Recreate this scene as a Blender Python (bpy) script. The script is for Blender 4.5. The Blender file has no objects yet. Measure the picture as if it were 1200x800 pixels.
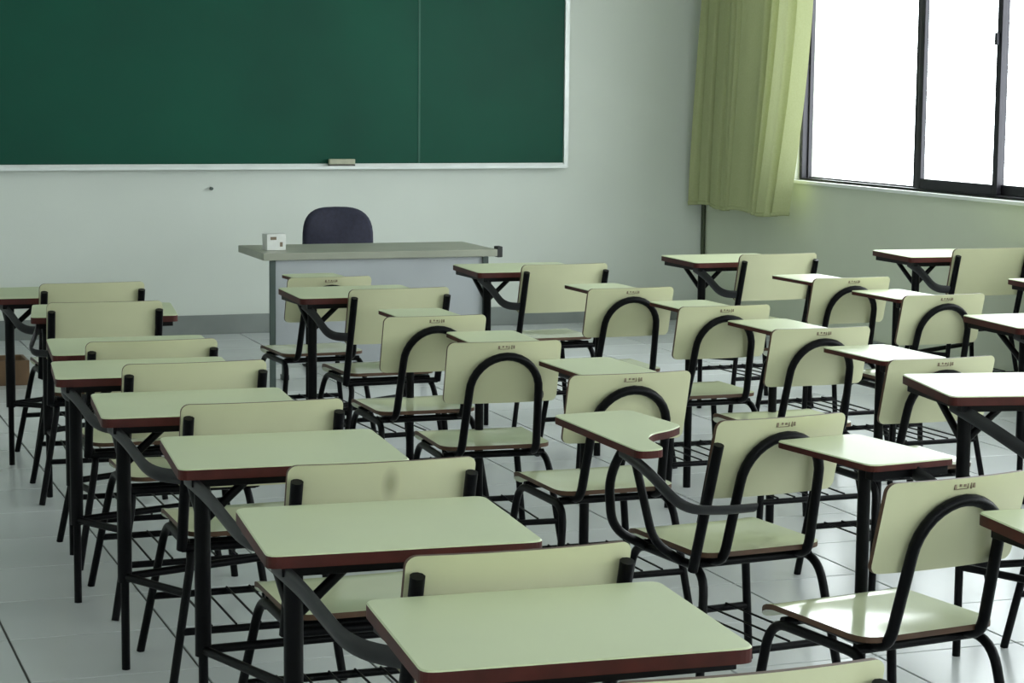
import bpy, bmesh, math, random
from mathutils import Vector, Matrix
random.seed(7)
S = bpy.context.scene
COL = S.collection
PI = math.pi

# ------------------------------------------------------------------ camera, sky, exposure
cam_data = bpy.data.cameras.new('camera')
cam = bpy.data.objects.new('camera', cam_data)
COL.objects.link(cam)
cam_data.sensor_width = 36.0
cam_data.lens = 75.0
cam_data.clip_start = 0.05
cam.matrix_world = Matrix(((0.93987226, 0.03205131, -0.34001889, 0.0),
                           (-0.34139593, 0.11566419, -0.93277576, 0.0),
                           (0.00943133, 0.99277113, 0.11965175, 1.70),
                           (0, 0, 0, 1)))
S.camera = cam

W = bpy.data.worlds.new('sky'); S.world = W; W.use_nodes = True
wb = W.node_tree.nodes['Background']
wb.inputs[0].default_value = (0.93, 0.98, 1.0, 1)
wb.inputs[1].default_value = 8.7
S.view_settings.view_transform = 'Standard'
S.view_settings.look = 'None'
S.view_settings.exposure = 0.0
S.view_settings.gamma = 1.0
S.view_settings.use_curve_mapping = False
S.cycles.max_bounces = 10
S.cycles.diffuse_bounces = 6
S.cycles.glossy_bounces = 4
S.cycles.transparent_max_bounces = 12
S.cycles.sample_clamp_indirect = 6.0
S.cycles.use_denoising = True

# room: x to the right along the board, y towards the board
XL, XR, YB, YF, ZC = -1.9, 6.667, -2.6, 14.2, 3.15
WIN_Z0, WIN_Z1 = 1.085, 2.75
WINDOWS = [(12.85, 7.15), (6.55, 1.75), (1.15, -2.0)]     # (far end, near end) along the right wall

for far, near in WINDOWS + [(5.6, 0.6)]:
    ld = bpy.data.lights.new('daylight_portal', 'AREA')
    ld.shape = 'RECTANGLE'
    ld.size = WIN_Z1 - WIN_Z0
    ld.size_y = far - near
    ld.cycles.is_portal = True
    lo = bpy.data.objects.new('daylight_portal', ld)
    COL.objects.link(lo)
    lo.location = (XR + 0.2, (far + near) / 2, (WIN_Z0 + WIN_Z1) / 2)
    lo.rotation_euler = (0, PI / 2, 0)
    if far == 5.6:      # the unseen window band added behind the camera as fill light
        lo.location = (3.1, YB - 0.19, 2.15)
        lo.rotation_euler = (PI / 2, 0, PI)
        ld.size, ld.size_y = far - near, 1.2

# ------------------------------------------------------------------ materials
def mat(name, col, rough=0.5, metal=0.0, spec=0.5, var=0.0, scale=6.0, bump=0.0, bscale=60.0, rvar=0.0, stain=None):
    m = bpy.data.materials.new(name); m.use_nodes = True
    nt = m.node_tree; N = nt.nodes; L = nt.links
    b = N['Principled BSDF']
    b.inputs['Base Color'].default_value = (*col, 1)
    b.inputs['Roughness'].default_value = rough
    b.inputs['Metallic'].default_value = metal
    b.inputs['Specular IOR Level'].default_value = spec
    if var or rvar or bump:
        tc = N.new('ShaderNodeTexCoord')
        oi = N.new('ShaderNodeObjectInfo')
        ad = N.new('ShaderNodeVectorMath'); ad.operation = 'ADD'
        mu = N.new('ShaderNodeMath'); mu.operation = 'MULTIPLY'; mu.inputs[1].default_value = 37.0
        L.new(oi.outputs['Random'], mu.inputs[0])
        L.new(tc.outputs['Object'], ad.inputs[0]); L.new(mu.outputs[0], ad.inputs[1])
        nz = N.new('ShaderNodeTexNoise'); nz.inputs['Scale'].default_value = scale
        nz.inputs['Detail'].default_value = 3.0
        L.new(ad.outputs[0], nz.inputs['Vector'])
        if var:
            r = N.new('ShaderNodeValToRGB')
            r.color_ramp.elements[0].position = 0.3; r.color_ramp.elements[1].position = 0.72
            lo_ = [max(0, c * (1 - var)) for c in col]
            if stain: lo_ = list(stain)
            r.color_ramp.elements[0].color = (*lo_, 1)
            r.color_ramp.elements[1].color = (*[min(1, c * (1 + var * 0.4)) for c in col], 1)
            L.new(nz.outputs['Fac'], r.inputs[0]); L.new(r.outputs[0], b.inputs['Base Color'])
        if rvar:
            mr = N.new('ShaderNodeMapRange')
            mr.inputs[1].default_value = 0.3; mr.inputs[2].default_value = 0.7
            mr.inputs[3].default_value = max(0.02, rough - rvar); mr.inputs[4].default_value = rough + rvar
            L.new(nz.outputs['Fac'], mr.inputs[0]); L.new(mr.outputs[0], b.inputs['Roughness'])
        if bump:
            n2 = N.new('ShaderNodeTexNoise'); n2.inputs['Scale'].default_value = bscale
            L.new(tc.outputs['Object'], n2.inputs['Vector'])
            bp = N.new('ShaderNodeBump'); bp.inputs['Strength'].default_value = bump
            bp.inputs['Distance'].default_value = 0.01
            L.new(n2.outputs['Fac'], bp.inputs['Height']); L.new(bp.outputs[0], b.inputs['Normal'])
    return m

M = {}
M['laminate'] = mat('cream green laminate', (0.60, 0.65, 0.43), 0.36, spec=0.4, var=0.06, scale=2.0, rvar=0.02)
M['back'] = mat('cream green moulded plywood', (0.62, 0.62, 0.40), 0.34, var=0.08, scale=3.0, rvar=0.02)
M['seat'] = mat('cream green seat laminate', (0.60, 0.64, 0.43), 0.15, var=0.07, scale=3.0, rvar=0.02)
M['edge'] = mat('red brown wood edge', (0.07, 0.012, 0.009), 0.5, spec=0.25, var=0.35, scale=14)
M['edge_thin'] = mat('brown ply edge', (0.10, 0.045, 0.02), 0.5, var=0.3, scale=14)
M['tube'] = mat('black painted steel tube', (0.0025, 0.0025, 0.0035), 0.38, spec=0.12, var=0.3, scale=20)
M['bar'] = mat('dark grey steel flat bar', (0.016, 0.016, 0.019), 0.35, metal=0.1, var=0.3, scale=18)
M['mark'] = mat('dark brown printed mark', (0.20, 0.15, 0.10), 0.6)
M['wall'] = mat('pale green grey wall paint', (0.70, 0.735, 0.68), 0.6, var=0.07, scale=0.9, bump=0.05, bscale=30)
M['wall_r'] = mat('wall paint with olive bounce tint', (0.64, 0.68, 0.54), 0.6, var=0.07, scale=0.9, bump=0.05, bscale=30)  # olive tint puts curtain-coloured bounce light into the right wall's colour
M['ceiling'] = mat('white ceiling paint', (0.80, 0.81, 0.78), 0.8, var=0.04, scale=0.7)
M['grout'] = mat('dark floor grout', (0.07, 0.07, 0.065), 0.8, var=0.3, scale=8)
M['tile'] = mat('white glazed floor tile', (0.64, 0.66, 0.67), 0.24, var=0.06, scale=1.2, rvar=0.03)
M['board'] = mat('green chalkboard', (0.003, 0.078, 0.046), 0.5, spec=0.2, var=0.2, scale=1.1, stain=(0.0025, 0.060, 0.037))
M['seam'] = mat('pale green board seam', (0.05, 0.15, 0.11), 0.5, spec=0.2, var=0.1, scale=5)
M['alu'] = mat('white aluminium trim', (0.72, 0.75, 0.73), 0.35, metal=0.2, var=0.08, scale=8)
M['frame'] = mat('dark bronze window aluminium', (0.018, 0.016, 0.022), 0.4, metal=0.3, var=0.2, scale=9)
M['sill'] = mat('white sill plaster', (0.78, 0.80, 0.76), 0.5, var=0.06, scale=5)
M['base'] = mat('grey painted baseboard', (0.24, 0.26, 0.25), 0.5, var=0.15, scale=4)
M['desk_top'] = mat('olive grey desk laminate', (0.33, 0.34, 0.27), 0.4, var=0.12, scale=3)
M['desk_panel'] = mat('grey steel desk panel', (0.42, 0.44, 0.46), 0.45, var=0.06, scale=3)
M['desk_dark'] = mat('dark green grey steel', (0.06, 0.085, 0.075), 0.5, var=0.2, scale=6)
M['navy'] = mat('dark navy upholstery', (0.022, 0.022, 0.045), 0.8, var=0.3, scale=40, bump=0.2, bscale=300)
M['plastic'] = mat('black plastic', (0.012, 0.012, 0.012), 0.45, var=0.2, scale=20)
M['paper'] = mat('white card', (0.74, 0.75, 0.72), 0.6, var=0.08, scale=20)
M['wood'] = mat('worn brown wood', (0.17, 0.095, 0.045), 0.55, var=0.4, scale=6)
M['felt'] = mat('grey eraser felt', (0.12, 0.11, 0.10), 0.9, var=0.3, scale=60)
M['eraser'] = mat('pale eraser wood', (0.50, 0.50, 0.37), 0.55, var=0.15, scale=20)
M['corner_tube'] = mat('dark olive corner tube', (0.07, 0.085, 0.045), 0.6, var=0.2, scale=10)

def glass_mat():
    m = bpy.data.materials.new('clear window glass'); m.use_nodes = True
    nt = m.node_tree; N = nt.nodes; L = nt.links
    N.remove(N['Principled BSDF'])
    t = N.new('ShaderNodeBsdfTransparent'); g = N.new('ShaderNodeBsdfGlossy'); g.inputs['Roughness'].default_value = 0.02
    x = N.new('ShaderNodeMixShader'); x.inputs[0].default_value = 0.05
    nz = N.new('ShaderNodeTexNoise'); nz.inputs['Scale'].default_value = 2.0
    r = N.new('ShaderNodeValToRGB')
    r.color_ramp.elements[0].color = (0.92, 0.94, 0.94, 1); r.color_ramp.elements[1].color = (0.97, 0.98, 0.98, 1)
    L.new(nz.outputs['Fac'], r.inputs[0]); L.new(r.outputs[0], t.inputs[0])
    L.new(t.outputs[0], x.inputs[1]); L.new(g.outputs[0], x.inputs[2])
    L.new(x.outputs[0], N['Material Output'].inputs[0])
    return m
M['glass'] = glass_mat()

def curtain_mat():
    m = bpy.data.materials.new('green curtain cloth'); m.use_nodes = True
    nt = m.node_tree; N = nt.nodes; L = nt.links
    N.remove(N['Principled BSDF'])
    d = N.new('ShaderNodeBsdfDiffuse'); t = N.new('ShaderNodeBsdfTranslucent'); x = N.new('ShaderNodeMixShader')
    x.inputs[0].default_value = 0.16
    tc = N.new('ShaderNodeTexCoord')
    nz = N.new('ShaderNodeTexNoise'); nz.inputs['Scale'].default_value = 90.0
    L.new(tc.outputs['Object'], nz.inputs['Vector'])
    r = N.new('ShaderNodeValToRGB')
    r.color_ramp.elements[0].color = (0.42, 0.45, 0.23, 1); r.color_ramp.elements[1].color = (0.50, 0.53, 0.30, 1)
    L.new(nz.outputs['Fac'], r.inputs[0])
    L.new(r.outputs[0], d.inputs[0]); L.new(r.outputs[0], t.inputs[0])
    L.new(d.outputs[0], x.inputs[1]); L.new(t.outputs[0], x.inputs[2])
    L.new(x.outputs[0], N['Material Output'].inputs[0])
    return m
M['curtain'] = curtain_mat()

# ------------------------------------------------------------------ mesh helpers
def mesh_from_bm(name, bm, mats, smooth=False):
    me = bpy.data.meshes.new(name)
    bmesh.ops.recalc_face_normals(bm, faces=bm.faces)
    bm.to_mesh(me); bm.free()
    for m in mats: me.materials.append(M[m])
    if smooth:
        for p in me.polygons: p.use_smooth = True
    return me

def obj(name, me, parent=None):
    o = bpy.data.objects.new(name, me); COL.objects.link(o)
    if parent: o.parent = parent
    return o

def tag(o, label=None, cat=None, group=None, kind=None):
    if label: o['label'] = label
    if cat: o['category'] = cat
    if group: o['group'] = group
    if kind: o['kind'] = kind
    return o

def empty(name, loc, rz=0.0):
    o = bpy.data.objects.new(name, None); COL.objects.link(o)
    o.empty_display_size = 0.1
    o.location = loc; o.rotation_euler = (0, 0, rz)
    return o

def add_box(bm, x0, x1, y0, y1, z0, z1, mi=0):
    c = [bm.verts.new(p) for p in ((x0, y0, z0), (x1, y0, z0), (x1, y1, z0), (x0, y1, z0),
                                   (x0, y0, z1), (x1, y0, z1), (x1, y1, z1), (x0, y1, z1))]
    for f in ((3, 2, 1, 0), (4, 5, 6, 7), (0, 1, 5, 4), (1, 2, 6, 5), (2, 3, 7, 6), (3, 0, 4, 7)):
        fc = bm.faces.new([c[i] for i in f]); fc.material_index = mi

def box_mesh(name, dims, m, bevel=0.0):
    bm = bmesh.new()
    boxes = dims if isinstance(dims[0], (tuple, list)) else [dims]
    for d in boxes: add_box(bm, *d)
    if bevel:
        bmesh.ops.bevel(bm, geom=list(bm.edges), offset=bevel, segments=2, affect='EDGES', profile=0.6)
    return mesh_from_bm(name, bm, [m])

def fillet(pts, rad, seg=6):
    pts = [Vector(p) for p in pts]
    out = [pts[0]]
    for i in range(1, len(pts) - 1):
        a, b, c = pts[i - 1], pts[i], pts[i + 1]
        u = (a - b); v = (c - b)
        r = min(rad, u.length * 0.49, v.length * 0.49)
        p0 = b + u.normalized() * r; p1 = b + v.normalized() * r
        for k in range(seg + 1):
            t = k / seg
            out.append((1 - t) ** 2 * p0 + 2 * t * (1 - t) * b + t * t * p1)
    out.append(pts[-1])
    return out

def add_tube(bm, pts, r, n=10, ry=None, up=None):
    """sweep an ellipse (r, ry) along pts"""
    ry = ry or r
    pts = [Vector(p) for p in pts]
    rings = []
    nrm = None
    for i, p in enumerate(pts):
        t = (pts[min(i + 1, len(pts) - 1)] - pts[max(i - 1, 0)]).normalized()
        if nrm is None:
            ref = Vector(up) if up else (Vector((0, 0, 1)) if abs(t.z) < 0.9 else Vector((1, 0, 0)))
            nrm = (ref - t * ref.dot(t)).normalized()
        else:
            nrm = (nrm - t * nrm.dot(t)).normalized()
        bi = t.cross(nrm)
        rings.append([bm.verts.new(p + nrm * (math.cos(2 * PI * k / n) * r) + bi * (math.sin(2 * PI * k / n) * ry)) for k in range(n)])
    for a, b in zip(rings, rings[1:]):
        for k in range(n):
            bm.faces.new((a[k], a[(k + 1) % n], b[(k + 1) % n], b[k]))
    bm.faces.new(list(reversed(rings[0]))); bm.faces.new(rings[-1])

def tube_mesh(name, paths, r, m='tube', n=10, ry=None, up=None):
    bm = bmesh.new()
    for p in paths: add_tube(bm, p, r, n, ry, up)
    me = mesh_from_bm(name, bm, [m], True)
    return sharp(me)

def sharp(me, ang=50):
    # keep the tube ends crisp
    bm = bmesh.new(); bm.from_mesh(me)
    for e in bm.edges:
        if len(e.link_faces) == 2 and e.calc_face_angle(0) > math.radians(ang): e.smooth = False
    bm.to_mesh(me); bm.free()
    return me

def panel_mesh(name, hw, v0, v1, rad, th, fn, mats, nx=18, ny=6):
    """rounded rectangular sheet; u in [-hw,hw], v in [v0,v1]; fn(u,v,w) -> point, w = 0 face .. th back"""
    bm = bmesh.new()
    us = [-hw + 2 * hw * i / nx for i in range(nx + 1)]
    # denser columns in the rounded corners
    extra = [hw - rad + rad * math.sin(a * PI / 2 / 5) for a in range(0, 6)]
    us = sorted(set([round(u, 5) for u in us if abs(u) <= hw - rad] + [round(s * e, 5) for e in extra for s in (-1, 1)]))
    top, bot = [], []
    for u in us:
        cut = 0.0
        if abs(u) > hw - rad:
            d = abs(u) - (hw - rad); cut = rad - math.sqrt(max(0, rad * rad - d * d))
        col_t, col_b = [], []
        for j in range(ny + 1):
            v = (v0 + cut) + (v1 - v0 - 2 * cut) * j / ny
            col_t.append(bm.verts.new(fn(u, v, 0))); col_b.append(bm.verts.new(fn(u, v, th)))
        top.append(col_t); bot.append(col_b)
    for i in range(len(us) - 1):
        for j in range(ny):
            bm.faces.new((top[i][j], top[i + 1][j], top[i + 1][j + 1], top[i][j + 1]))
            bm.faces.new((bot[i][j + 1], bot[i + 1][j + 1], bot[i + 1][j], bot[i][j]))
        for j in (0, ny):
            f = bm.faces.new((top[i][j], top[i + 1][j], bot[i + 1][j], bot[i][j])); f.material_index = 1
    for i in (0, len(us) - 1):
        for j in range(ny):
            f = bm.faces.new((top[i][j], top[i][j + 1], bot[i][j + 1], bot[i][j])); f.material_index = 1
    me = mesh_from_bm(name, bm, mats, True)
    return sharp(me, 40)

def round_poly(pts, rad, seg=5):
    n = len(pts); out = []
    for i in range(n):
        a, b, c = Vector(pts[i - 1]), Vector(pts[i]), Vector(pts[(i + 1) % n])
        u, v = a - b, c - b
        r = min(rad, u.length * 0.45, v.length * 0.45)
        p0, p1 = b + u.normalized() * r, b + v.normalized() * r
        for k in range(seg + 1):
            t = k / seg
            q = (1 - t) ** 2 * p0 + 2 * t * (1 - t) * b + t * t * p1
            out.append((q.x, q.y))
    return out

def slab_mesh(name, poly, z0, z1, mats, lip=0.003):
    """flat board with outline poly; slot 0 top, slot 1 edge and underside; a thin pale lip on the upper arris"""
    bm = bmesh.new()
    lo = [bm.verts.new((x, y, z0)) for x, y in poly]
    mid = [bm.verts.new((x, y, z1 - lip)) for x, y in poly]
    cx = sum(p[0] for p in poly) / len(poly); cy = sum(p[1] for p in poly) / len(poly)
    hi = []
    for x, y in poly:
        d = math.hypot(x - cx, y - cy); k = (d - lip) / d
        hi.append(bm.verts.new((cx + (x - cx) * k, cy + (y - cy) * k, z1)))
    n = len(poly)
    for i in range(n):
        j = (i + 1) % n
        f = bm.faces.new((lo[i], lo[j], mid[j], mid[i])); f.material_index = 1
        f = bm.faces.new((mid[i], mid[j], hi[j], hi[i])); f.material_index = 0
    f = bm.faces.new(hi)
    f = bm.faces.new(list(reversed(lo))); f.material_index = 1
    return mesh_from_bm(name, bm, mats)

# ------------------------------------------------------------------ the room
def struct(o): o['kind'] = 'structure'; return o

# floor: grout bed plus tiles
floor = struct(obj('floor', box_mesh('floor', (XL - 0.2, XR + 0.2, YB - 0.2, YF + 0.2, -0.12, -0.006), 'grout')))
T = 0.49; g = 0.004
tile_bm = bmesh.new()
add_box(tile_bm, -T / 2 + g, T / 2 - g, -T / 2 + g, T / 2 - g, -0.012, 0.0)
bmesh.ops.bevel(tile_bm, geom=[e for e in tile_bm.edges if all(v.co.z > -0.001 for v in e.verts)], offset=0.0015, segments=1, affect='EDGES')
tile_me = mesh_from_bm('tile', tile_bm, ['tile'])
spots = []
nx0 = math.ceil((XL - 0.743) / T); nx1 = math.floor((XR - 0.743) / T)
ny0 = math.ceil((YB - 6.5) / T); ny1 = math.floor((YF - 6.5) / T)
for i in range(nx0, nx1):
    for j in range(ny0, ny1):
        spots.append((0.743 + (i + 0.5) * T, 6.5 + (j + 0.5) * T))
def sees(p):
    x, y = p
    return y > 2.4 and x > 0.02 * y + 0.30 and x < 0.62 * y + 0.6
spots.sort(key=lambda p: (not sees(p), p[0] ** 2 + p[1] ** 2))
rest = bmesh.new()
for k, (x, y) in enumerate(spots):
    if k < 300:
        o = obj('tile', tile_me, floor); o.location = (x, y, 0)
    else:
        add_box(rest, x - T / 2 + g, x + T / 2 - g, y - T / 2 + g, y + T / 2 - g, -0.012, 0.0)
# cut border tiles along the walls
xa, xb = 0.743 + nx0 * T, 0.743 + nx1 * T
ya, yb = 6.5 + ny0 * T, 6.5 + ny1 * T
for i in range(nx0, nx1):
    x = 0.743 + i * T
    for a, b in ((YB, ya), (yb, YF)):
        if b - a > 0.02: add_box(rest, x + g, x + T - g, a + g, b - g, -0.012, 0.0)
for j in range(ny0, ny1):
    y = 6.5 + j * T
    for a, b in ((XL, xa), (xb, XR)):
        if b - a > 0.02: add_box(rest, a + g, b - g, y + g, y + T - g, -0.012, 0.0)
o = obj('border_tiles', mesh_from_bm('border_tiles', rest, ['tile']), floor); o['kind'] = 'stuff'

struct(obj('ceiling', box_mesh('ceiling', (XL - 0.2, XR + 0.2, YB - 0.2, YF + 0.2, ZC, ZC + 0.15), 'ceiling')))
struct(obj('wall_front', box_mesh('wall_front', (XL - 0.2, XR + 0.2, YF, YF + 0.2, -0.1, ZC), 'wall')))
BWX0, BWX1, BWZ0 = 0.6, 5.6, 1.55          # unseen window band, added behind the camera to brighten backrests and board
struct(obj('wall_back', box_mesh('wall_back', [(XL - 0.2, XR + 0.2, YB - 0.2, YB, -0.1, BWZ0), (XL - 0.2, XR + 0.2, YB - 0.2, YB, WIN_Z1, ZC),
                                               (XL - 0.2, BWX0, YB - 0.2, YB, BWZ0, WIN_Z1), (BWX1, XR + 0.2, YB - 0.2, YB, BWZ0, WIN_Z1)], 'wall')))
struct(obj('wall_left', box_mesh('wall_left', (XL - 0.2, XL, YB, YF, -0.1, ZC), 'wall')))
# right wall with the window openings
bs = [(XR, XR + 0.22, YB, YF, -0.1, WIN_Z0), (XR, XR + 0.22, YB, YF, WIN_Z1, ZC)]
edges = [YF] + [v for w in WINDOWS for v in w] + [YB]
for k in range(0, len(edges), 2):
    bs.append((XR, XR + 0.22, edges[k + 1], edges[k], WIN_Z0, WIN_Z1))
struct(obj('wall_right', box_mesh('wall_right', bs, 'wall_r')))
struct(obj('baseboard_front', box_mesh('baseboard_front', (XL, XR, YF - 0.018, YF, 0, 0.13), 'base', 0.003)))
struct(obj('baseboard_right', box_mesh('baseboard_right', (XR - 0.018, XR, YB, YF - 0.02, 0, 0.13), 'base', 0.003)))
struct(obj('baseboard_left', box_mesh('baseboard_left', (XL, XL + 0.018, YB, YF - 0.02, 0, 0.13), 'base', 0.003)))
# thin dark olive tube standing in the far right corner
struct(obj('trim_1', tube_mesh('trim_1', [[(XR - 0.016, YF - 0.016, 0.14), (XR - 0.016, YF - 0.016, ZC)]], 0.016, 'corner_tube')))

# windows: dark sliding sashes
for wi, (far, near) in enumerate(WINDOWS):
    root = empty('window_%d' % (wi + 1), (XR + 0.06, (far + near) / 2, WIN_Z0)); root['kind'] = 'structure'
    ym = (far + near) / 2
    H = WIN_Z1 - WIN_Z0
    def fb(name, x0, x1, y0, y1, z0, z1, m='frame', bev=0.004):
        return obj(name, box_mesh(name, (x0, x1, y0 - ym, y1 - ym, z0, z1), m, bev), root)
    # outer frame
    fb('frame_jamb', 0.0, 0.07, far - 0.035, far, 0, H)
    fb('frame_jamb', 0.0, 0.07, near, near + 0.06, 0, H)
    fb('frame_head', 0.0, 0.07, near + 0.06, far - 0.035, H - 0.05, H)
    fb('frame_track', 0.0, 0.07, near + 0.06, far - 0.035, 0.0, 0.012)
    fb('sill', -0.085, 0.0, near - 0.03, far + 0.03, -0.022, 0.0, 'sill')
    # sashes: (far edge, near edge, x offset)
    if wi == 0:
        sashes = [(12.812, 11.40, 0.04), (11.345, 10.46, 0.005), (10.56, 9.30, 0.04), (9.36, 8.3, 0.005), (8.36, 7.21, 0.04)]
    else:
        n = 4; w = (far - near - 0.12) / n
        sashes = [(far - 0.06 - k * w + (0.03 if k else 0), far - 0.06 - (k + 1) * w - (0.03 if k < n - 1 else 0), 0.04 if k % 2 == 0 else 0.005) for k in range(n)]
    for k, (a, b, xo) in enumerate(sashes):
        sh = empty('sash', (0, 0, 0)); sh.parent = root
        wst = 0.04 if wi == 0 and k == 0 else (0.05 if wi == 0 and k == 1 else 0.075)
        bot = 0.008 if wi == 0 and k == 0 else 0.06
        def sb(nm, *d, m='frame', bev=0.003):
            return obj(nm, box_mesh(nm, d, m, bev), sh)
        z0 = 0.013
        sb('stile', xo, xo + 0.03, a - ym - (0.012 if k == 0 and wi == 0 else wst), a - ym, z0, H - 0.051)
        sb('stile', xo, xo + 0.03, b - ym, b - ym + wst, z0, H - 0.051)
        sb('rail', xo, xo + 0.03, b - ym + wst + 0.0005, a - ym - wst - 0.0005, z0, z0 + bot)
        sb('rail', xo, xo + 0.03, b - ym + wst + 0.0005, a - ym - wst - 0.0005, H - 0.11, H - 0.051)
        sb('pane', xo + 0.013, xo + 0.017, b - ym + wst * 0.9, a - ym - (0.010 if k == 0 and wi == 0 else wst * 0.9), z0 + bot - 0.005, H - 0.105, m='glass', bev=0)
        if wi == 0 and k == 1:
            sb('latch', xo - 0.02, xo, b - ym + 0.02, b - ym + 0.045, 0.86, 0.93, m='frame', bev=0.004)

root = empty('window_4', ((BWX0 + BWX1) / 2, YB - 0.1, BWZ0)); root['kind'] = 'structure'  # added window out of view, there for the light it lets in
hwn = (BWX1 - BWX0) / 2; H = WIN_Z1 - BWZ0
for nm, d in (('frame_jamb', (-hwn, -hwn + 0.06, -0.03, 0.03, 0, H)), ('frame_jamb', (hwn - 0.06, hwn, -0.03, 0.03, 0, H)),
              ('frame_head', (-hwn + 0.06, hwn - 0.06, -0.03, 0.03, H - 0.06, H)), ('frame_track', (-hwn + 0.06, hwn - 0.06, -0.03, 0.03, 0, 0.06))):
    obj(nm, box_mesh(nm, d, 'frame', 0.003), root)
npn = 6; wpn = (2 * hwn - 0.12) / npn
for k in range(npn):
    a = -hwn + 0.06 + k * wpn
    if k: obj('mullion', box_mesh('mullion', (a - 0.03, a + 0.03, -0.025, 0.025, 0.06, H - 0.06), 'frame', 0.003), root)
    obj('pane', box_mesh('pane', (a + 0.03, a + wpn - 0.03, -0.002, 0.002, 0.06, H - 0.06), 'glass'), root)

# chalkboard with aluminium frame and tray
bx0, bx1, bz0, bz1 = 0.35, 5.54, 1.15, 2.42
cb = empty('chalkboard', ((bx0 + bx1) / 2, YF - 0.012, bz0))
tag(cb, 'long green chalkboard with thin white frame on the front wall', 'chalkboard')
cx = (bx0 + bx1) / 2
seam = 4.467 - cx
def cbp(nm, *d, m='alu', bev=0.0025): return obj(nm, box_mesh(nm, d, m, bev), cb)
hwb = (bx1 - bx0) / 2
cbp('board_panel', -hwb, seam - 0.001, -0.012, 0.012, 0, bz1 - bz0, m='board', bev=0.001)
cbp('board_panel', seam + 0.001, hwb, -0.012, 0.012, 0, bz1 - bz0, m='board', bev=0.001)
st = cbp('seam_strip', seam - 0.007, seam + 0.007, -0.016, -0.011, 0, bz1 - bz0, m='seam', bev=0.001)
cbp('frame_side', hwb, hwb + 0.035, -0.03, 0.012, -0.035, bz1 - bz0 + 0.03)
cbp('frame_side', -hwb - 0.035, -hwb, -0.03, 0.012, -0.035, bz1 - bz0 + 0.03)
cbp('frame_top', -hwb, hwb, -0.03, 0.012, bz1 - bz0, bz1 - bz0 + 0.03)
cbp('frame_bottom', -hwb, hwb, -0.03, 0.012, -0.035, 0)
tr = cbp('chalk_tray', -hwb, hwb, -0.085, -0.03, -0.035, -0.026)
obj('tray_lip', box_mesh('tray_lip', (-hwb, hwb, -0.088, -0.082, -0.036, -0.014), 'alu', 0.001), tr)

er = empty('chalkboard_eraser', (3.90, YF - 0.072, bz0 - 0.025), -0.03)
tag(er, 'pale wooden chalkboard eraser lying on the chalk tray', 'eraser')
obj('felt_pad', box_mesh('felt_pad', (-0.09, 0.09, -0.022, 0.022, 0.0, 0.022), 'felt', 0.004), er)
obj('wooden_back', box_mesh('wooden_back', (-0.09, 0.09, -0.024, 0.024, 0.022, 0.058), 'eraser', 0.006), er)

nail = obj('wall_nail', tube_mesh('wall_nail', [[(0, 0, 0), (0, -0.03, 0)]], 0.011, 'desk_dark', 8))
nail.location = (3.01, YF, 0.985)
tag(nail, 'small dark nail head in the wall under the chalkboard', 'nail')

# ------------------------------------------------------------------ curtain
def curtain():
    root = empty('curtain', (XR - 0.2, 13.3, 0.0))
    tag(root, 'long green cloth curtain gathered in the corner beside the window', 'curtain')
    bm = bmesh.new()
    nu, nv = 200, 26
    z_top, z_bot = 2.86, 0.845
    def pos(u, v):
        # u 0..1 from the board wall towards the window, v 0..1 from bottom to top
        y_far = 14.10 - 0.22 * v ** 1.5
        y_near = 12.60 - 0.17 * math.sin(v * PI * 0.72) - 0.05 * v
        y = y_far + (y_near - y_far) * u
        x = 0.035 * math.sin(u * 9.0 + 0.6) + 0.010 * math.sin(u * 23.0 + 1.5 * v) + 0.004 * math.sin(u * 41 + 2 * v)
        # deep creases
        for c, d in ((0.05, 0.05), (0.17, 0.10), (0.30, 0.03), (0.42, 0.045), (0.47, 0.03), (0.70, 0.12), (0.75, 0.05), (0.88, 0.08)):
            x += d * math.exp(-((u - c - 0.02 * (v - 0.5)) / 0.012) ** 2)
        # loose inner edge turning towards the window
        if u > 0.86: x += (u - 0.86) * 0.9
        x += 0.05 * (1 - v) * math.sin(u * 5)
        return (x, y - 13.3, z_bot + (z_top - z_bot) * v + 0.012 * math.sin(u * 14) * (1 - v))
    g_ = [[bm.verts.new(pos(i / nu, j / nv)) for j in range(nv + 1)] for i in range(nu + 1)]
    for i in range(nu):
        for j in range(nv):
            bm.faces.new((g_[i][j], g_[i + 1][j], g_[i + 1][j + 1], g_[i][j + 1]))
    me = mesh_from_bm('cloth', bm, ['curtain'], True)
    c = obj('cloth', me, root)
    # hem at the bottom
    bm = bmesh.new()
    pts = [pos(i / nu, 0.0) for i in range(nu + 1)]
    add_tube(bm, [(p[0], p[1], p[2] + 0.012) for p in pts], 0.014, 6, 0.005, up=(0, 0, 1))
    obj('hem', mesh_from_bm('hem', bm, ['curtain'], True), c)
    obj('curtain_rod', tube_mesh('curtain_rod', [[(0, -5.9, 2.89), (0, 0.85, 2.89)]], 0.012, 'alu'), root)
    for y in (0.8, -2.6, -5.85):
        obj('rod_bracket', box_mesh('rod_bracket', (-0.012, 0.2, y - 0.012, y + 0.012, 2.86, 2.92), 'alu', 0.003), root)
curtain()

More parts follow.
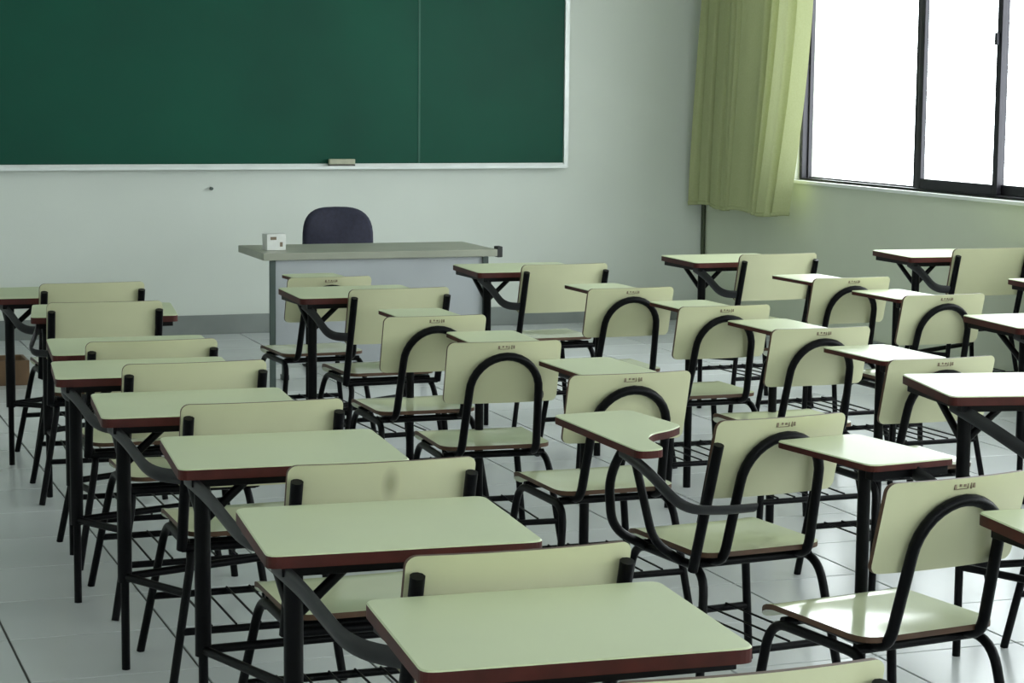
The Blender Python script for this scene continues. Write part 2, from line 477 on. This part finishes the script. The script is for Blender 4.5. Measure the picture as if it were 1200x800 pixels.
# ------------------------------------------------------------------ teacher's desk, chair and things on it
desk = empty('teacher_desk', (3.36, 11.63, 0))
tag(desk, "grey teacher's desk with wide top and steel front panel before the board", 'desk')
obj('desk_top', box_mesh('desk_top', (-0.675, 0.675, -0.31, 0.31, 0.735, 0.775), 'desk_top', 0.005), desk)
obj('front_panel', box_mesh('front_panel', (-0.60, 0.60, -0.275, -0.255, 0.16, 0.733), 'desk_panel', 0.003), desk)
for s in (-1, 1):
    obj('side_rail', box_mesh('side_rail', (s * 0.42 - 0.012, s * 0.42 + 0.012, -0.25, 0.235, 0.69, 0.734), 'desk_panel', 0.003), desk)
    obj('rear_post', box_mesh('rear_post', (s * 0.42 - 0.015, s * 0.42 + 0.015, 0.236, 0.262, 0.03, 0.734), 'desk_dark', 0.003), desk)
    obj('front_post', box_mesh('front_post', (s * 0.615 - 0.022, s * 0.615 + 0.012, -0.295, -0.281, 0.03, 0.733), 'desk_dark', 0.003), desk)
    obj('front_foot', box_mesh('front_foot', (s * 0.615 - 0.026, s * 0.615 + 0.016, -0.30, -0.25, 0.0, 0.03), 'desk_dark', 0.003), desk)
    obj('rear_foot', box_mesh('rear_foot', (s * 0.42 - 0.02, s * 0.42 + 0.02, 0.22, 0.28, 0.0, 0.03), 'desk_dark', 0.003), desk)
obj('corner_cap', box_mesh('corner_cap', (0.676, 0.71, -0.30, -0.24, 0.728, 0.79), 'plastic', 0.006), desk)

bx = empty('small_box', (2.80, 11.55, 0.776), 0.1)
tag(bx, "small white card box standing on the left end of the teacher's desk", 'box')
obj('carton', box_mesh('carton', (-0.055, 0.055, -0.04, 0.04, 0, 0.09), 'paper', 0.003), bx)
obj('print', box_mesh('print', [(-0.035, 0.0, -0.0412, -0.0402, 0.058, 0.075), (0.02, 0.036, -0.0412, -0.0402, 0.02, 0.045)], 'mark'), bx)

tc = empty('office_chair', (3.46, 12.45, 0), PI)
tag(tc, "dark navy office chair with rounded back behind the teacher's desk", 'chair')
def egg(u, v, w):
    return (u, -0.20 + 0.06 * (u / 0.22) ** 2 * -1 + w - 0.02 * (v - 0.72), v)
bm = bmesh.new()
ring_f, ring_b = [], []
outl = []
for k in range(40):
    a = 2 * PI * k / 40
    ca, sa = math.cos(a), math.sin(a)
    ex = 0.62
    outl.append((0.222 * math.copysign(abs(ca) ** ex, ca), 0.72 + 0.225 * math.copysign(abs(sa) ** ex, sa)))
def lay(scale, yy):
    return [bm.verts.new((x * scale, yy + 0.05 * (x / 0.22) ** 2, 0.72 + (z - 0.72) * scale)) for x, z in outl]
ls = [lay(0.90, -0.255), lay(0.985, -0.245), lay(1.0, -0.225), lay(0.985, -0.20), lay(0.88, -0.185)]
for a, b in zip(ls, ls[1:]):
    for k in range(40): bm.faces.new((a[k], a[(k + 1) % 40], b[(k + 1) % 40], b[k]))
for l, yy, fl in ((ls[0], -0.262, 0), (ls[-1], -0.178, 1)):
    c = bm.verts.new((0, yy, 0.72))
    for k in range(40): bm.faces.new((l[k], l[(k + 1) % 40], c))
obj('backrest', mesh_from_bm('backrest', bm, ['navy'], True), tc)
def cush(u, v, w): return (u, v, 0.50 - 0.06 * (u / 0.24) ** 4 - w - 0.02 * ((v + 0.02) / 0.24) ** 4)
obj('seat', panel_mesh('seat', 0.24, -0.22, 0.24, 0.08, 0.07, cush, ['navy', 'navy'], 12, 8), tc)
obj('back_support', tube_mesh('back_support', [fillet([(0, -0.27, 0.70), (0, -0.29, 0.42), (0, -0.05, 0.41)], 0.08)], 0.014, 'plastic', 8, 0.03), tc)
obj('gas_column', tube_mesh('gas_column', [[(0, 0, 0.08), (0, 0, 0.43)]], 0.028, 'plastic', 12), tc)
for k in range(5):
    a = 2 * PI * k / 5 + 0.3
    leg = obj('base_leg', tube_mesh('base_leg', [[(0, 0, 0.10), (0.27 * math.cos(a), 0.27 * math.sin(a), 0.065)]], 0.018, 'plastic', 8), tc)
    ex_, ey_ = 0.27 * math.cos(a), 0.27 * math.sin(a)
    obj('caster', tube_mesh('caster', [[(ex_ - 0.022 * math.sin(a), ey_ + 0.022 * math.cos(a), 0.027), (ex_ + 0.022 * math.sin(a), ey_ - 0.022 * math.cos(a), 0.027)]], 0.027, 'plastic', 12), leg)

crate = empty('wooden_box', (1.30, 12.20, 0))
tag(crate, 'low brown wooden box on the floor at the far left', 'box')
obj('box_floor', box_mesh('box_floor', (-0.22, 0.22, -0.12, 0.12, 0.0, 0.015), 'wood', 0.002), crate)
for s in (-1, 1):
    obj('long_side', box_mesh('long_side', (-0.22, 0.22, s * 0.1295 - 0.009, s * 0.1295 + 0.009, 0, 0.14), 'wood', 0.003), crate)
    obj('end_board', box_mesh('end_board', (s * 0.211 - 0.009, s * 0.211 + 0.009, -0.12, 0.12, 0.016, 0.14), 'wood', 0.003), crate)

# ------------------------------------------------------------------ tablet chairs
# local frame: x to the sitter's right, y forwards, origin on the floor under the backrest top
def tilt(z): return 0.075 - (z - 0.42) * 0.27

def seat_fn(u, v, w):
    z = 0.445 - w
    if v > 0.44: z -= 0.9 * (v - 0.44) ** 2 * 6
    z -= 0.010 * (1 - (u / 0.2) ** 2) * max(0, 1 - ((v - 0.27) / 0.2) ** 2)
    return (u, v, z)

def back_fn(hw, bend):
    def f(u, v, w):
        return (u, tilt(v) + 0.018 + bend * (u / hw) ** 2 - bend * 0.3 + w, v)
    return f

def smudge_mat():
    m = M['back'].copy(); m.name = 'cream backrest with a brown smudge'
    nt = m.node_tree; N = nt.nodes; L = nt.links
    b = N['Principled BSDF']
    src = b.inputs['Base Color'].links[0].from_socket
    tcn = N.new('ShaderNodeTexCoord'); mp = N.new('ShaderNodeMapping')
    mp.vector_type = 'TEXTURE'; mp.inputs['Location'].default_value = (0.015, 0.0, 0.765); mp.inputs['Scale'].default_value = (0.028, 0.2, 0.055)
    gr = N.new('ShaderNodeTexGradient'); gr.gradient_type = 'SPHERICAL'
    rp = N.new('ShaderNodeValToRGB'); rp.color_ramp.elements[0].position = 0.1; rp.color_ramp.elements[1].position = 0.8
    rp.color_ramp.elements[1].color = (0.55, 0.55, 0.55, 1)
    mx = N.new('ShaderNodeMix'); mx.data_type = 'RGBA'
    L.new(tcn.outputs['Object'], mp.inputs[0]); L.new(mp.outputs[0], gr.inputs[0]); L.new(gr.outputs['Fac'], rp.inputs[0])
    L.new(rp.outputs[0], mx.inputs[0]); L.new(src, mx.inputs[6]); mx.inputs[7].default_value = (0.16, 0.14, 0.06, 1)
    L.new(mx.outputs[2], b.inputs['Base Color'])
    return m
SMUDGE = smudge_mat()

MESH = {}
def me(key, make):
    if key not in MESH: MESH[key] = make()
    return MESH[key]

def marks():
    # the small worn stamp near the top edge of the backrest: illegible block marks
    bm = bmesh.new()
    y = back_fn(0.205, 0.02)(0.0, 0.795, 0)[1]
    def m_(x0, x1, z0, z1): add_box(bm, x0, x1, tilt((z0 + z1) / 2) + 0.018 - 0.006 - 0.0022, tilt((z0 + z1) / 2) + 0.018 - 0.006 + 0.002, z0, z1)
    d = 0.004
    m_(-0.030, -0.024, 0.791 + d, 0.803 + d); m_(-0.024, 0.008, 0.790 + d, 0.792 + d)
    m_(-0.015, -0.010, 0.797 + d, 0.803 + d); m_(-0.003, 0.003, 0.796 + d, 0.802 + d); m_(0.008, 0.010, 0.791 + d, 0.803 + d)
    m_(0.017, 0.020, 0.790 + d, 0.804 + d); m_(0.024, 0.029, 0.792 + d, 0.803 + d)
    return mesh_from_bm('stamp', bm, ['mark'])

def frame_parts(root, kind, tdx=0.0, tdy=0.0, tdz=0.0, tsy=1.0):
    P = []
    def part(name, key, make, parent=None):
        o = obj(name, me(key, make), parent or root)
        if name in ('writing_tablet', 'apron', 'tablet_post', 'brace') or key == 'tlegL': o.location = (tdx, tdy, tdz if key != 'tlegL' and key != 'tpostR' else 0)
        if name == 'writing_tablet' and tsy != 1.0:
            o.scale = (1, tsy, 1); o.location.y += 0.385 * (1 - tsy)
        if key == 'apronL' and tsy != 1.0: o.scale = (1, 0.94 * tsy, 1); o.location.y += 0.40 * (1 - 0.94 * tsy)
        if key in ('braceL2',) and tsy != 1.0: o.scale = (1, 0.6, 1); o.location.y += 0.45 * 0.4
        return o
    part('seat', 'seat', lambda: panel_mesh('seat', 0.20, 0.075, 0.525, 0.055, 0.014, seat_fn, ['seat', 'edge_thin'], 14, 12))
    hw = 0.23 if kind == 'L' else 0.205
    zb = 0.575 if kind == 'L' else 0.60
    bk = part('backrest', 'back' + ('L' if kind == 'L' else 'A'),
              lambda: panel_mesh('backrest', hw, zb, 0.82, 0.022, 0.013, back_fn(hw, 0.02), ['back', 'edge_thin'], 18, 8))
    if kind in ('R', 'B'):
        part('stamp', 'stamp', marks, bk)
    # legs: two bent side frames
    fl = -0.26 if kind == 'L' else -0.235
    for s, fx in ((-1, fl), (1, 0.235)):
        key = 'side%d%s' % (s, 'L' if kind == 'L' else '')
        part('leg_frame', key, lambda s=s, fx=fx: tube_mesh('leg_frame', [fillet([(fx, 0.02, 0.0), (s * 0.185, 0.085, 0.398), (s * 0.185, 0.47, 0.398), (fx, 0.51, 0.0)], 0.07)], 0.0125))
    part('seat_bar', 'seatbar_r', lambda: tube_mesh('seat_bar', [[(-0.185, 0.13, 0.405), (0.185, 0.13, 0.405)]], 0.0125))
    part('seat_bar', 'seatbar_f', lambda: tube_mesh('seat_bar', [[(-0.185, 0.42, 0.405), (0.185, 0.42, 0.405)]], 0.0125))
    # lower cross bars and wire book rack
    def leg_x(s, z):
        fx = fl if s < 0 else 0.235
        return fx + (s * 0.185 - fx) * z / 0.398
    zr = 0.17
    yr = 0.02 + 0.065 * zr / 0.398; yf = 0.51 - 0.04 * zr / 0.398
    k2 = 'L' if kind == 'L' else ''
    part('cross_bar', 'cbr' + k2, lambda: tube_mesh('cross_bar', [[(leg_x(-1, zr), yr, zr), (leg_x(1, zr), yr, zr)]], 0.011))
    part('cross_bar', 'cbf' + k2, lambda: tube_mesh('cross_bar', [[(leg_x(-1, zr), yf, zr), (leg_x(1, zr), yf, zr)]], 0.011))
    part('book_rack', 'rack', lambda: tube_mesh('book_rack', [[(x, yr, zr + 0.012), (x, yf, zr + 0.012)] for x in (-0.14, -0.07, 0.0, 0.07, 0.14)], 0.0035, n=6))

    if kind in ('R', 'B'):
        def arch():
            pts = []
            r = 0.125; zc = 0.645
            left = [(-r - 0.012, 0.44, 0.415), (-r - 0.012, 0.07, 0.415), (-r, tilt(zc) - 0.004, zc)]
            pl = fillet(left, 0.05)
            arc = [(-r * math.cos(PI * k / 16), tilt(zc + r * math.sin(PI * k / 16)) - 0.004, zc + r * math.sin(PI * k / 16)) for k in range(17)]
            pr = [Vector((-p.x, p.y, p.z)) for p in reversed(pl)]
            pts = list(pl)[:-1] + [Vector(p) for p in arc] + pr[1:]
            return tube_mesh('back_arch', [pts], 0.0145)
        part('back_arch', 'arch', arch)
    if kind in ('L', 'B'):
        def post(s):
            return lambda: tube_mesh('back_post', [[(s * 0.213, 0.10, 0.395), (s * 0.213, tilt(0.785) - 0.004 + 0.01, 0.785)]], 0.0155)
        if kind == 'L':
            part('back_post', 'postL', post(-1)); part('back_post', 'postR', post(1))
            part('seat_bar', 'wide_bar', lambda: tube_mesh('seat_bar', [[(-0.213, 0.10, 0.398), (0.213, 0.10, 0.398)]], 0.0125))
        else:
            part('arm_post', 'postB', lambda: tube_mesh('arm_post', [[(-0.213, 0.10, 0.395), (-0.213, tilt(0.76) - 0.004, 0.76)]], 0.0145))
    ok = '%.3f %.3f %.3f' % (tdx, tdy, tdz)
    if kind == 'L':
        part('writing_tablet', 'tabL', lambda: slab_mesh('writing_tablet', round_poly([(-0.405, 0.385), (0.185, 0.355), (0.225, 0.86), (-0.36, 0.885)], 0.03), 0.722, 0.75, ['laminate', 'edge']))
        part('apron', 'apronL', lambda: box_mesh('apron', [(-0.37, 0.17, 0.40, 0.425, 0.700, 0.7215), (-0.355, -0.33, 0.425, 0.84, 0.700, 0.7215)], 'tube', 0.002))
        part('tablet_post', 'tpostL', lambda: tube_mesh('tablet_post', [[(-0.335, 0.445, 0.26), (-0.335, 0.445, 0.745)]], 0.021))
        part('leg', 'tlegL', lambda: tube_mesh('leg', [[(-0.335, 0.445, 0.0), (-0.335, 0.445, 0.40)]], 0.0125))
        part('brace', 'braceL', lambda: tube_mesh('brace', [[(-0.335, 0.45, 0.60), (-0.205, 0.45, 0.718)]], 0.012))
        part('brace', 'braceL2', lambda: tube_mesh('brace', [[(-0.335, 0.45, 0.60), (-0.335, 0.66, 0.72)]], 0.012))
        part('arm_bar', 'armL' + ok, lambda: tube_mesh('arm_bar', [fillet([(-0.372 + tdx, 0.46 + tdy, 0.716 + tdz), (-0.345 + tdx * 0.7, 0.34 + tdy * 0.8, 0.690 + tdz * 0.6), (-0.30, 0.14 + tdy * 0.3, 0.615), (-0.213, 0.035, 0.61)], 0.09)], 0.022, 'bar', 10, 0.007, up=(0, 0, 1)))
        part('side_stretcher', 'sstrL' + ok, lambda: tube_mesh('side_stretcher', [[(-0.335 + tdx, 0.445 + tdy, 0.275), (-0.208, 0.065, 0.275)]], 0.012))
        part('cross_bar', 'sstrL2' + ok, lambda: tube_mesh('cross_bar', [[(-0.335 + tdx, 0.445 + tdy, 0.275), (0.20, 0.485, 0.275)]], 0.012))
    elif kind == 'R':
        part('writing_tablet', 'tabR', lambda: slab_mesh('writing_tablet', round_poly([(-0.005, 0.36), (0.265, 0.36), (0.265, 0.78), (-0.005, 0.78)], 0.03), 0.747, 0.765, ['laminate', 'edge']))
        part('apron', 'apronR', lambda: box_mesh('apron', (0.01, 0.25, 0.375, 0.405, 0.722, 0.7465), 'tube', 0.003))
        part('tablet_post', 'tpostR', lambda: tube_mesh('tablet_post', [[(0.035, 0.44, 0.0), (0.035, 0.44, 0.747)]], 0.0165))
        part('arm_bar', 'armR', lambda: tube_mesh('arm_bar', [fillet([(0.24, 0.48, 0.74), (0.245, 0.34, 0.70), (0.235, 0.16, 0.63), (0.128, 0.02, 0.62)], 0.09)], 0.020, 'bar', 10, 0.007, up=(0, 0, 1)))
    else:
        poly = [(-0.425, 0.03), (-0.345, 0.03), (-0.325, 0.12), (-0.305, 0.20), (-0.25, 0.265), (-0.17, 0.30), (-0.10, 0.36), (-0.10, 0.67), (-0.355, 0.67)]
        part('writing_tablet', 'tabB', lambda: slab_mesh('writing_tablet', round_poly(poly, 0.035), 0.727, 0.75, ['laminate', 'edge']))
        part('tablet_post', 'tpostB', lambda: tube_mesh('tablet_post', [fillet([(-0.185, 0.40, 0.40), (-0.30, 0.40, 0.46), (-0.335, 0.36, 0.62), (-0.27, 0.36, 0.727)], 0.06)], 0.0135))
        part('brace', 'braceB', lambda: tube_mesh('brace', [fillet([(-0.19, 0.20, 0.40), (-0.28, 0.2, 0.46), (-0.30, 0.30, 0.727)], 0.05)], 0.0125))
        part('arm_bar', 'armB', lambda: tube_mesh('arm_bar', [fillet([(-0.385, 0.20, 0.720), (-0.385, 0.05, 0.690), (-0.33, -0.035, 0.60), (-0.213, -0.03, 0.585), (-0.10, -0.03, 0.585)], 0.06)], 0.018, 'bar', 10, 0.008, up=(0, 0, 1)))

G1 = 'cream tablet chairs in the leftmost column'
G2 = 'cream tablet chairs in the second column from the left'
G3 = 'cream tablet chairs in the third column from the left'
G5 = 'cream tablet chairs cut off by the right picture edge'
G4 = 'cream tablet chairs nearest the windows'
CH = [
    # kind, x, y, turn (deg), scale z, label, group
    ('L', 1.43, 2.84, 0, 1.0, 'nearest tablet chair, cream backrest cut by the bottom edge of the picture', G1),
    ('L', 1.39, 3.75, 0, 1.0, 'tablet chair second from the camera in the leftmost column', G1),
    ('L', 1.41, 4.74, 0, 1.0, 'third chair from the camera in the leftmost column, brown smudge on its backrest', G1),
    ('L', 1.36, 5.74, 0, 1.0, 'tablet chair fourth from the camera in the leftmost column', G1),
    ('L', 1.35, 6.62, 0, 1.0, 'tablet chair fifth from the camera in the leftmost column', G1),
    ('L', 1.35, 7.36, 0, 0.98, 'leftmost-column chair showing only a low strip of cream backrest, sixth from camera', G1),
    ('L', 1.38, 8.55, -3, 1.0, 'tablet chair last but one in the leftmost column, black post each side', G1),
    ('L', 1.46, 9.38, 2, 1.0, 'farthest chair of the leftmost column, table reaching the left picture edge', G1),
    ('R', 2.61, 4.16, 8, 1.0, 'arched-back chair with glare on its seat at the lower right', G2),
    ('B', 2.63, 5.08, 6, 1.0, 'arched-back chair with notched left-hand tablet reaching over the chair ahead', G2),
    ('R', 2.58, 6.00, 1, 1.0, 'arched-back chair whose backrest is partly hidden by a notched tablet', G2),
    ('R', 2.48, 6.87, -3, 1.0, 'arched-back chair whose whole black arch shows, centre of the picture', G2),
    ('R', 2.50, 7.71, 0, 1.0, 'arched-back chair ahead of the one with its whole arch showing', G2),
    ('L', 2.69, 8.80, 3, 1.0, 'tablet chair before the left end of the teacher\'s desk, post and brace visible', G2),
    ('R', 2.60, 9.62, 3, 0.975, 'chair nearest the teacher\'s desk, only its stamped backrest top showing', G2),
    ('R', 3.72, 6.06, 2, 1.0, 'arched-back chair half hidden behind a large red-edged table at right', G3),
    ('R', 3.75, 6.95, 1, 1.0, 'arched-back chair directly ahead of the one half hidden by the red-edged table', G3),
    ('R', 3.75, 7.77, 1, 1.0, 'arched-back chair third from the camera in the third column', G3),
    ('R', 3.68, 8.57, 1, 1.0, 'arched-back chair just behind the tall-backed chair right of the teacher\'s desk', G3),
    ('L', 3.85, 9.80, 2, 1.0, 'tall-backed tablet chair just right of the teacher\'s desk end', G3),
    ('R', 4.88, 7.95, 2, 1.0, 'arched-back chair in the window-side column, the nearer of its two', G4),
    ('R', 4.89, 8.78, 2, 1.0, 'arched-back chair in the window-side column, the farther of its two', G4),
    ('L', 5.13, 10.00, 3, 1.015, 'tablet chair standing under the green curtain with white glaring table', G4),
    ('L', 6.26, 9.75, 0, 1.05, 'tablet chair below the window at far right, backrest near the picture edge', G4),
    ('L', 3.80, 4.94, -8, 1.0, 'chair past the right edge showing its large red-edged table', G5),
    ('L', 2.98, 3.32, 0, 1.0, 'chair past the lower right edge showing only a table corner', G5),
    ('L', 5.22, 6.90, 0, 1.0, 'chair past the right edge showing a white glaring table corner beside arched chair', G5),
    ('L', 6.38, 8.35, 0, 1.0, 'chair past the right edge below the window, only a table tip visible', G5),
]
# how far each writing tablet is slid from its usual place (x, y)
OFF = {2: (0, 0.02), 3: (0, -0.12), 4: (0, -0.15, 0, 0.88), 17: (0, -0.04), 24: (-0.11, 0, 0.05, 1.0), 25: (0, 0, 0, 0.8), 5: (0.09, -0.17), 6: (0.12, -0.26), 7: (0, -0.27), 8: (0.10, 0.09),
       13: (0, -0.25, 0.025), 19: (0, -0.24, 0.025), 22: (0, -0.22, 0.02), 23: (0, -0.24, 0.02)}
for k, (kind, x, y, a, sz, lab, grp) in enumerate(CH):
    root = empty('tablet_chair', (x, y, 0), math.radians(a))
    root.scale = (1, 1, sz)
    tag(root, lab, 'chair', grp)
    frame_parts(root, kind, *OFF.get(k, (0.0, 0.0)))
    if k == 2:
        b_ = [c for c in root.children if c.name.startswith('backrest')][0]
        b_.data = b_.data.copy(); b_.data.materials[0] = SMUDGE
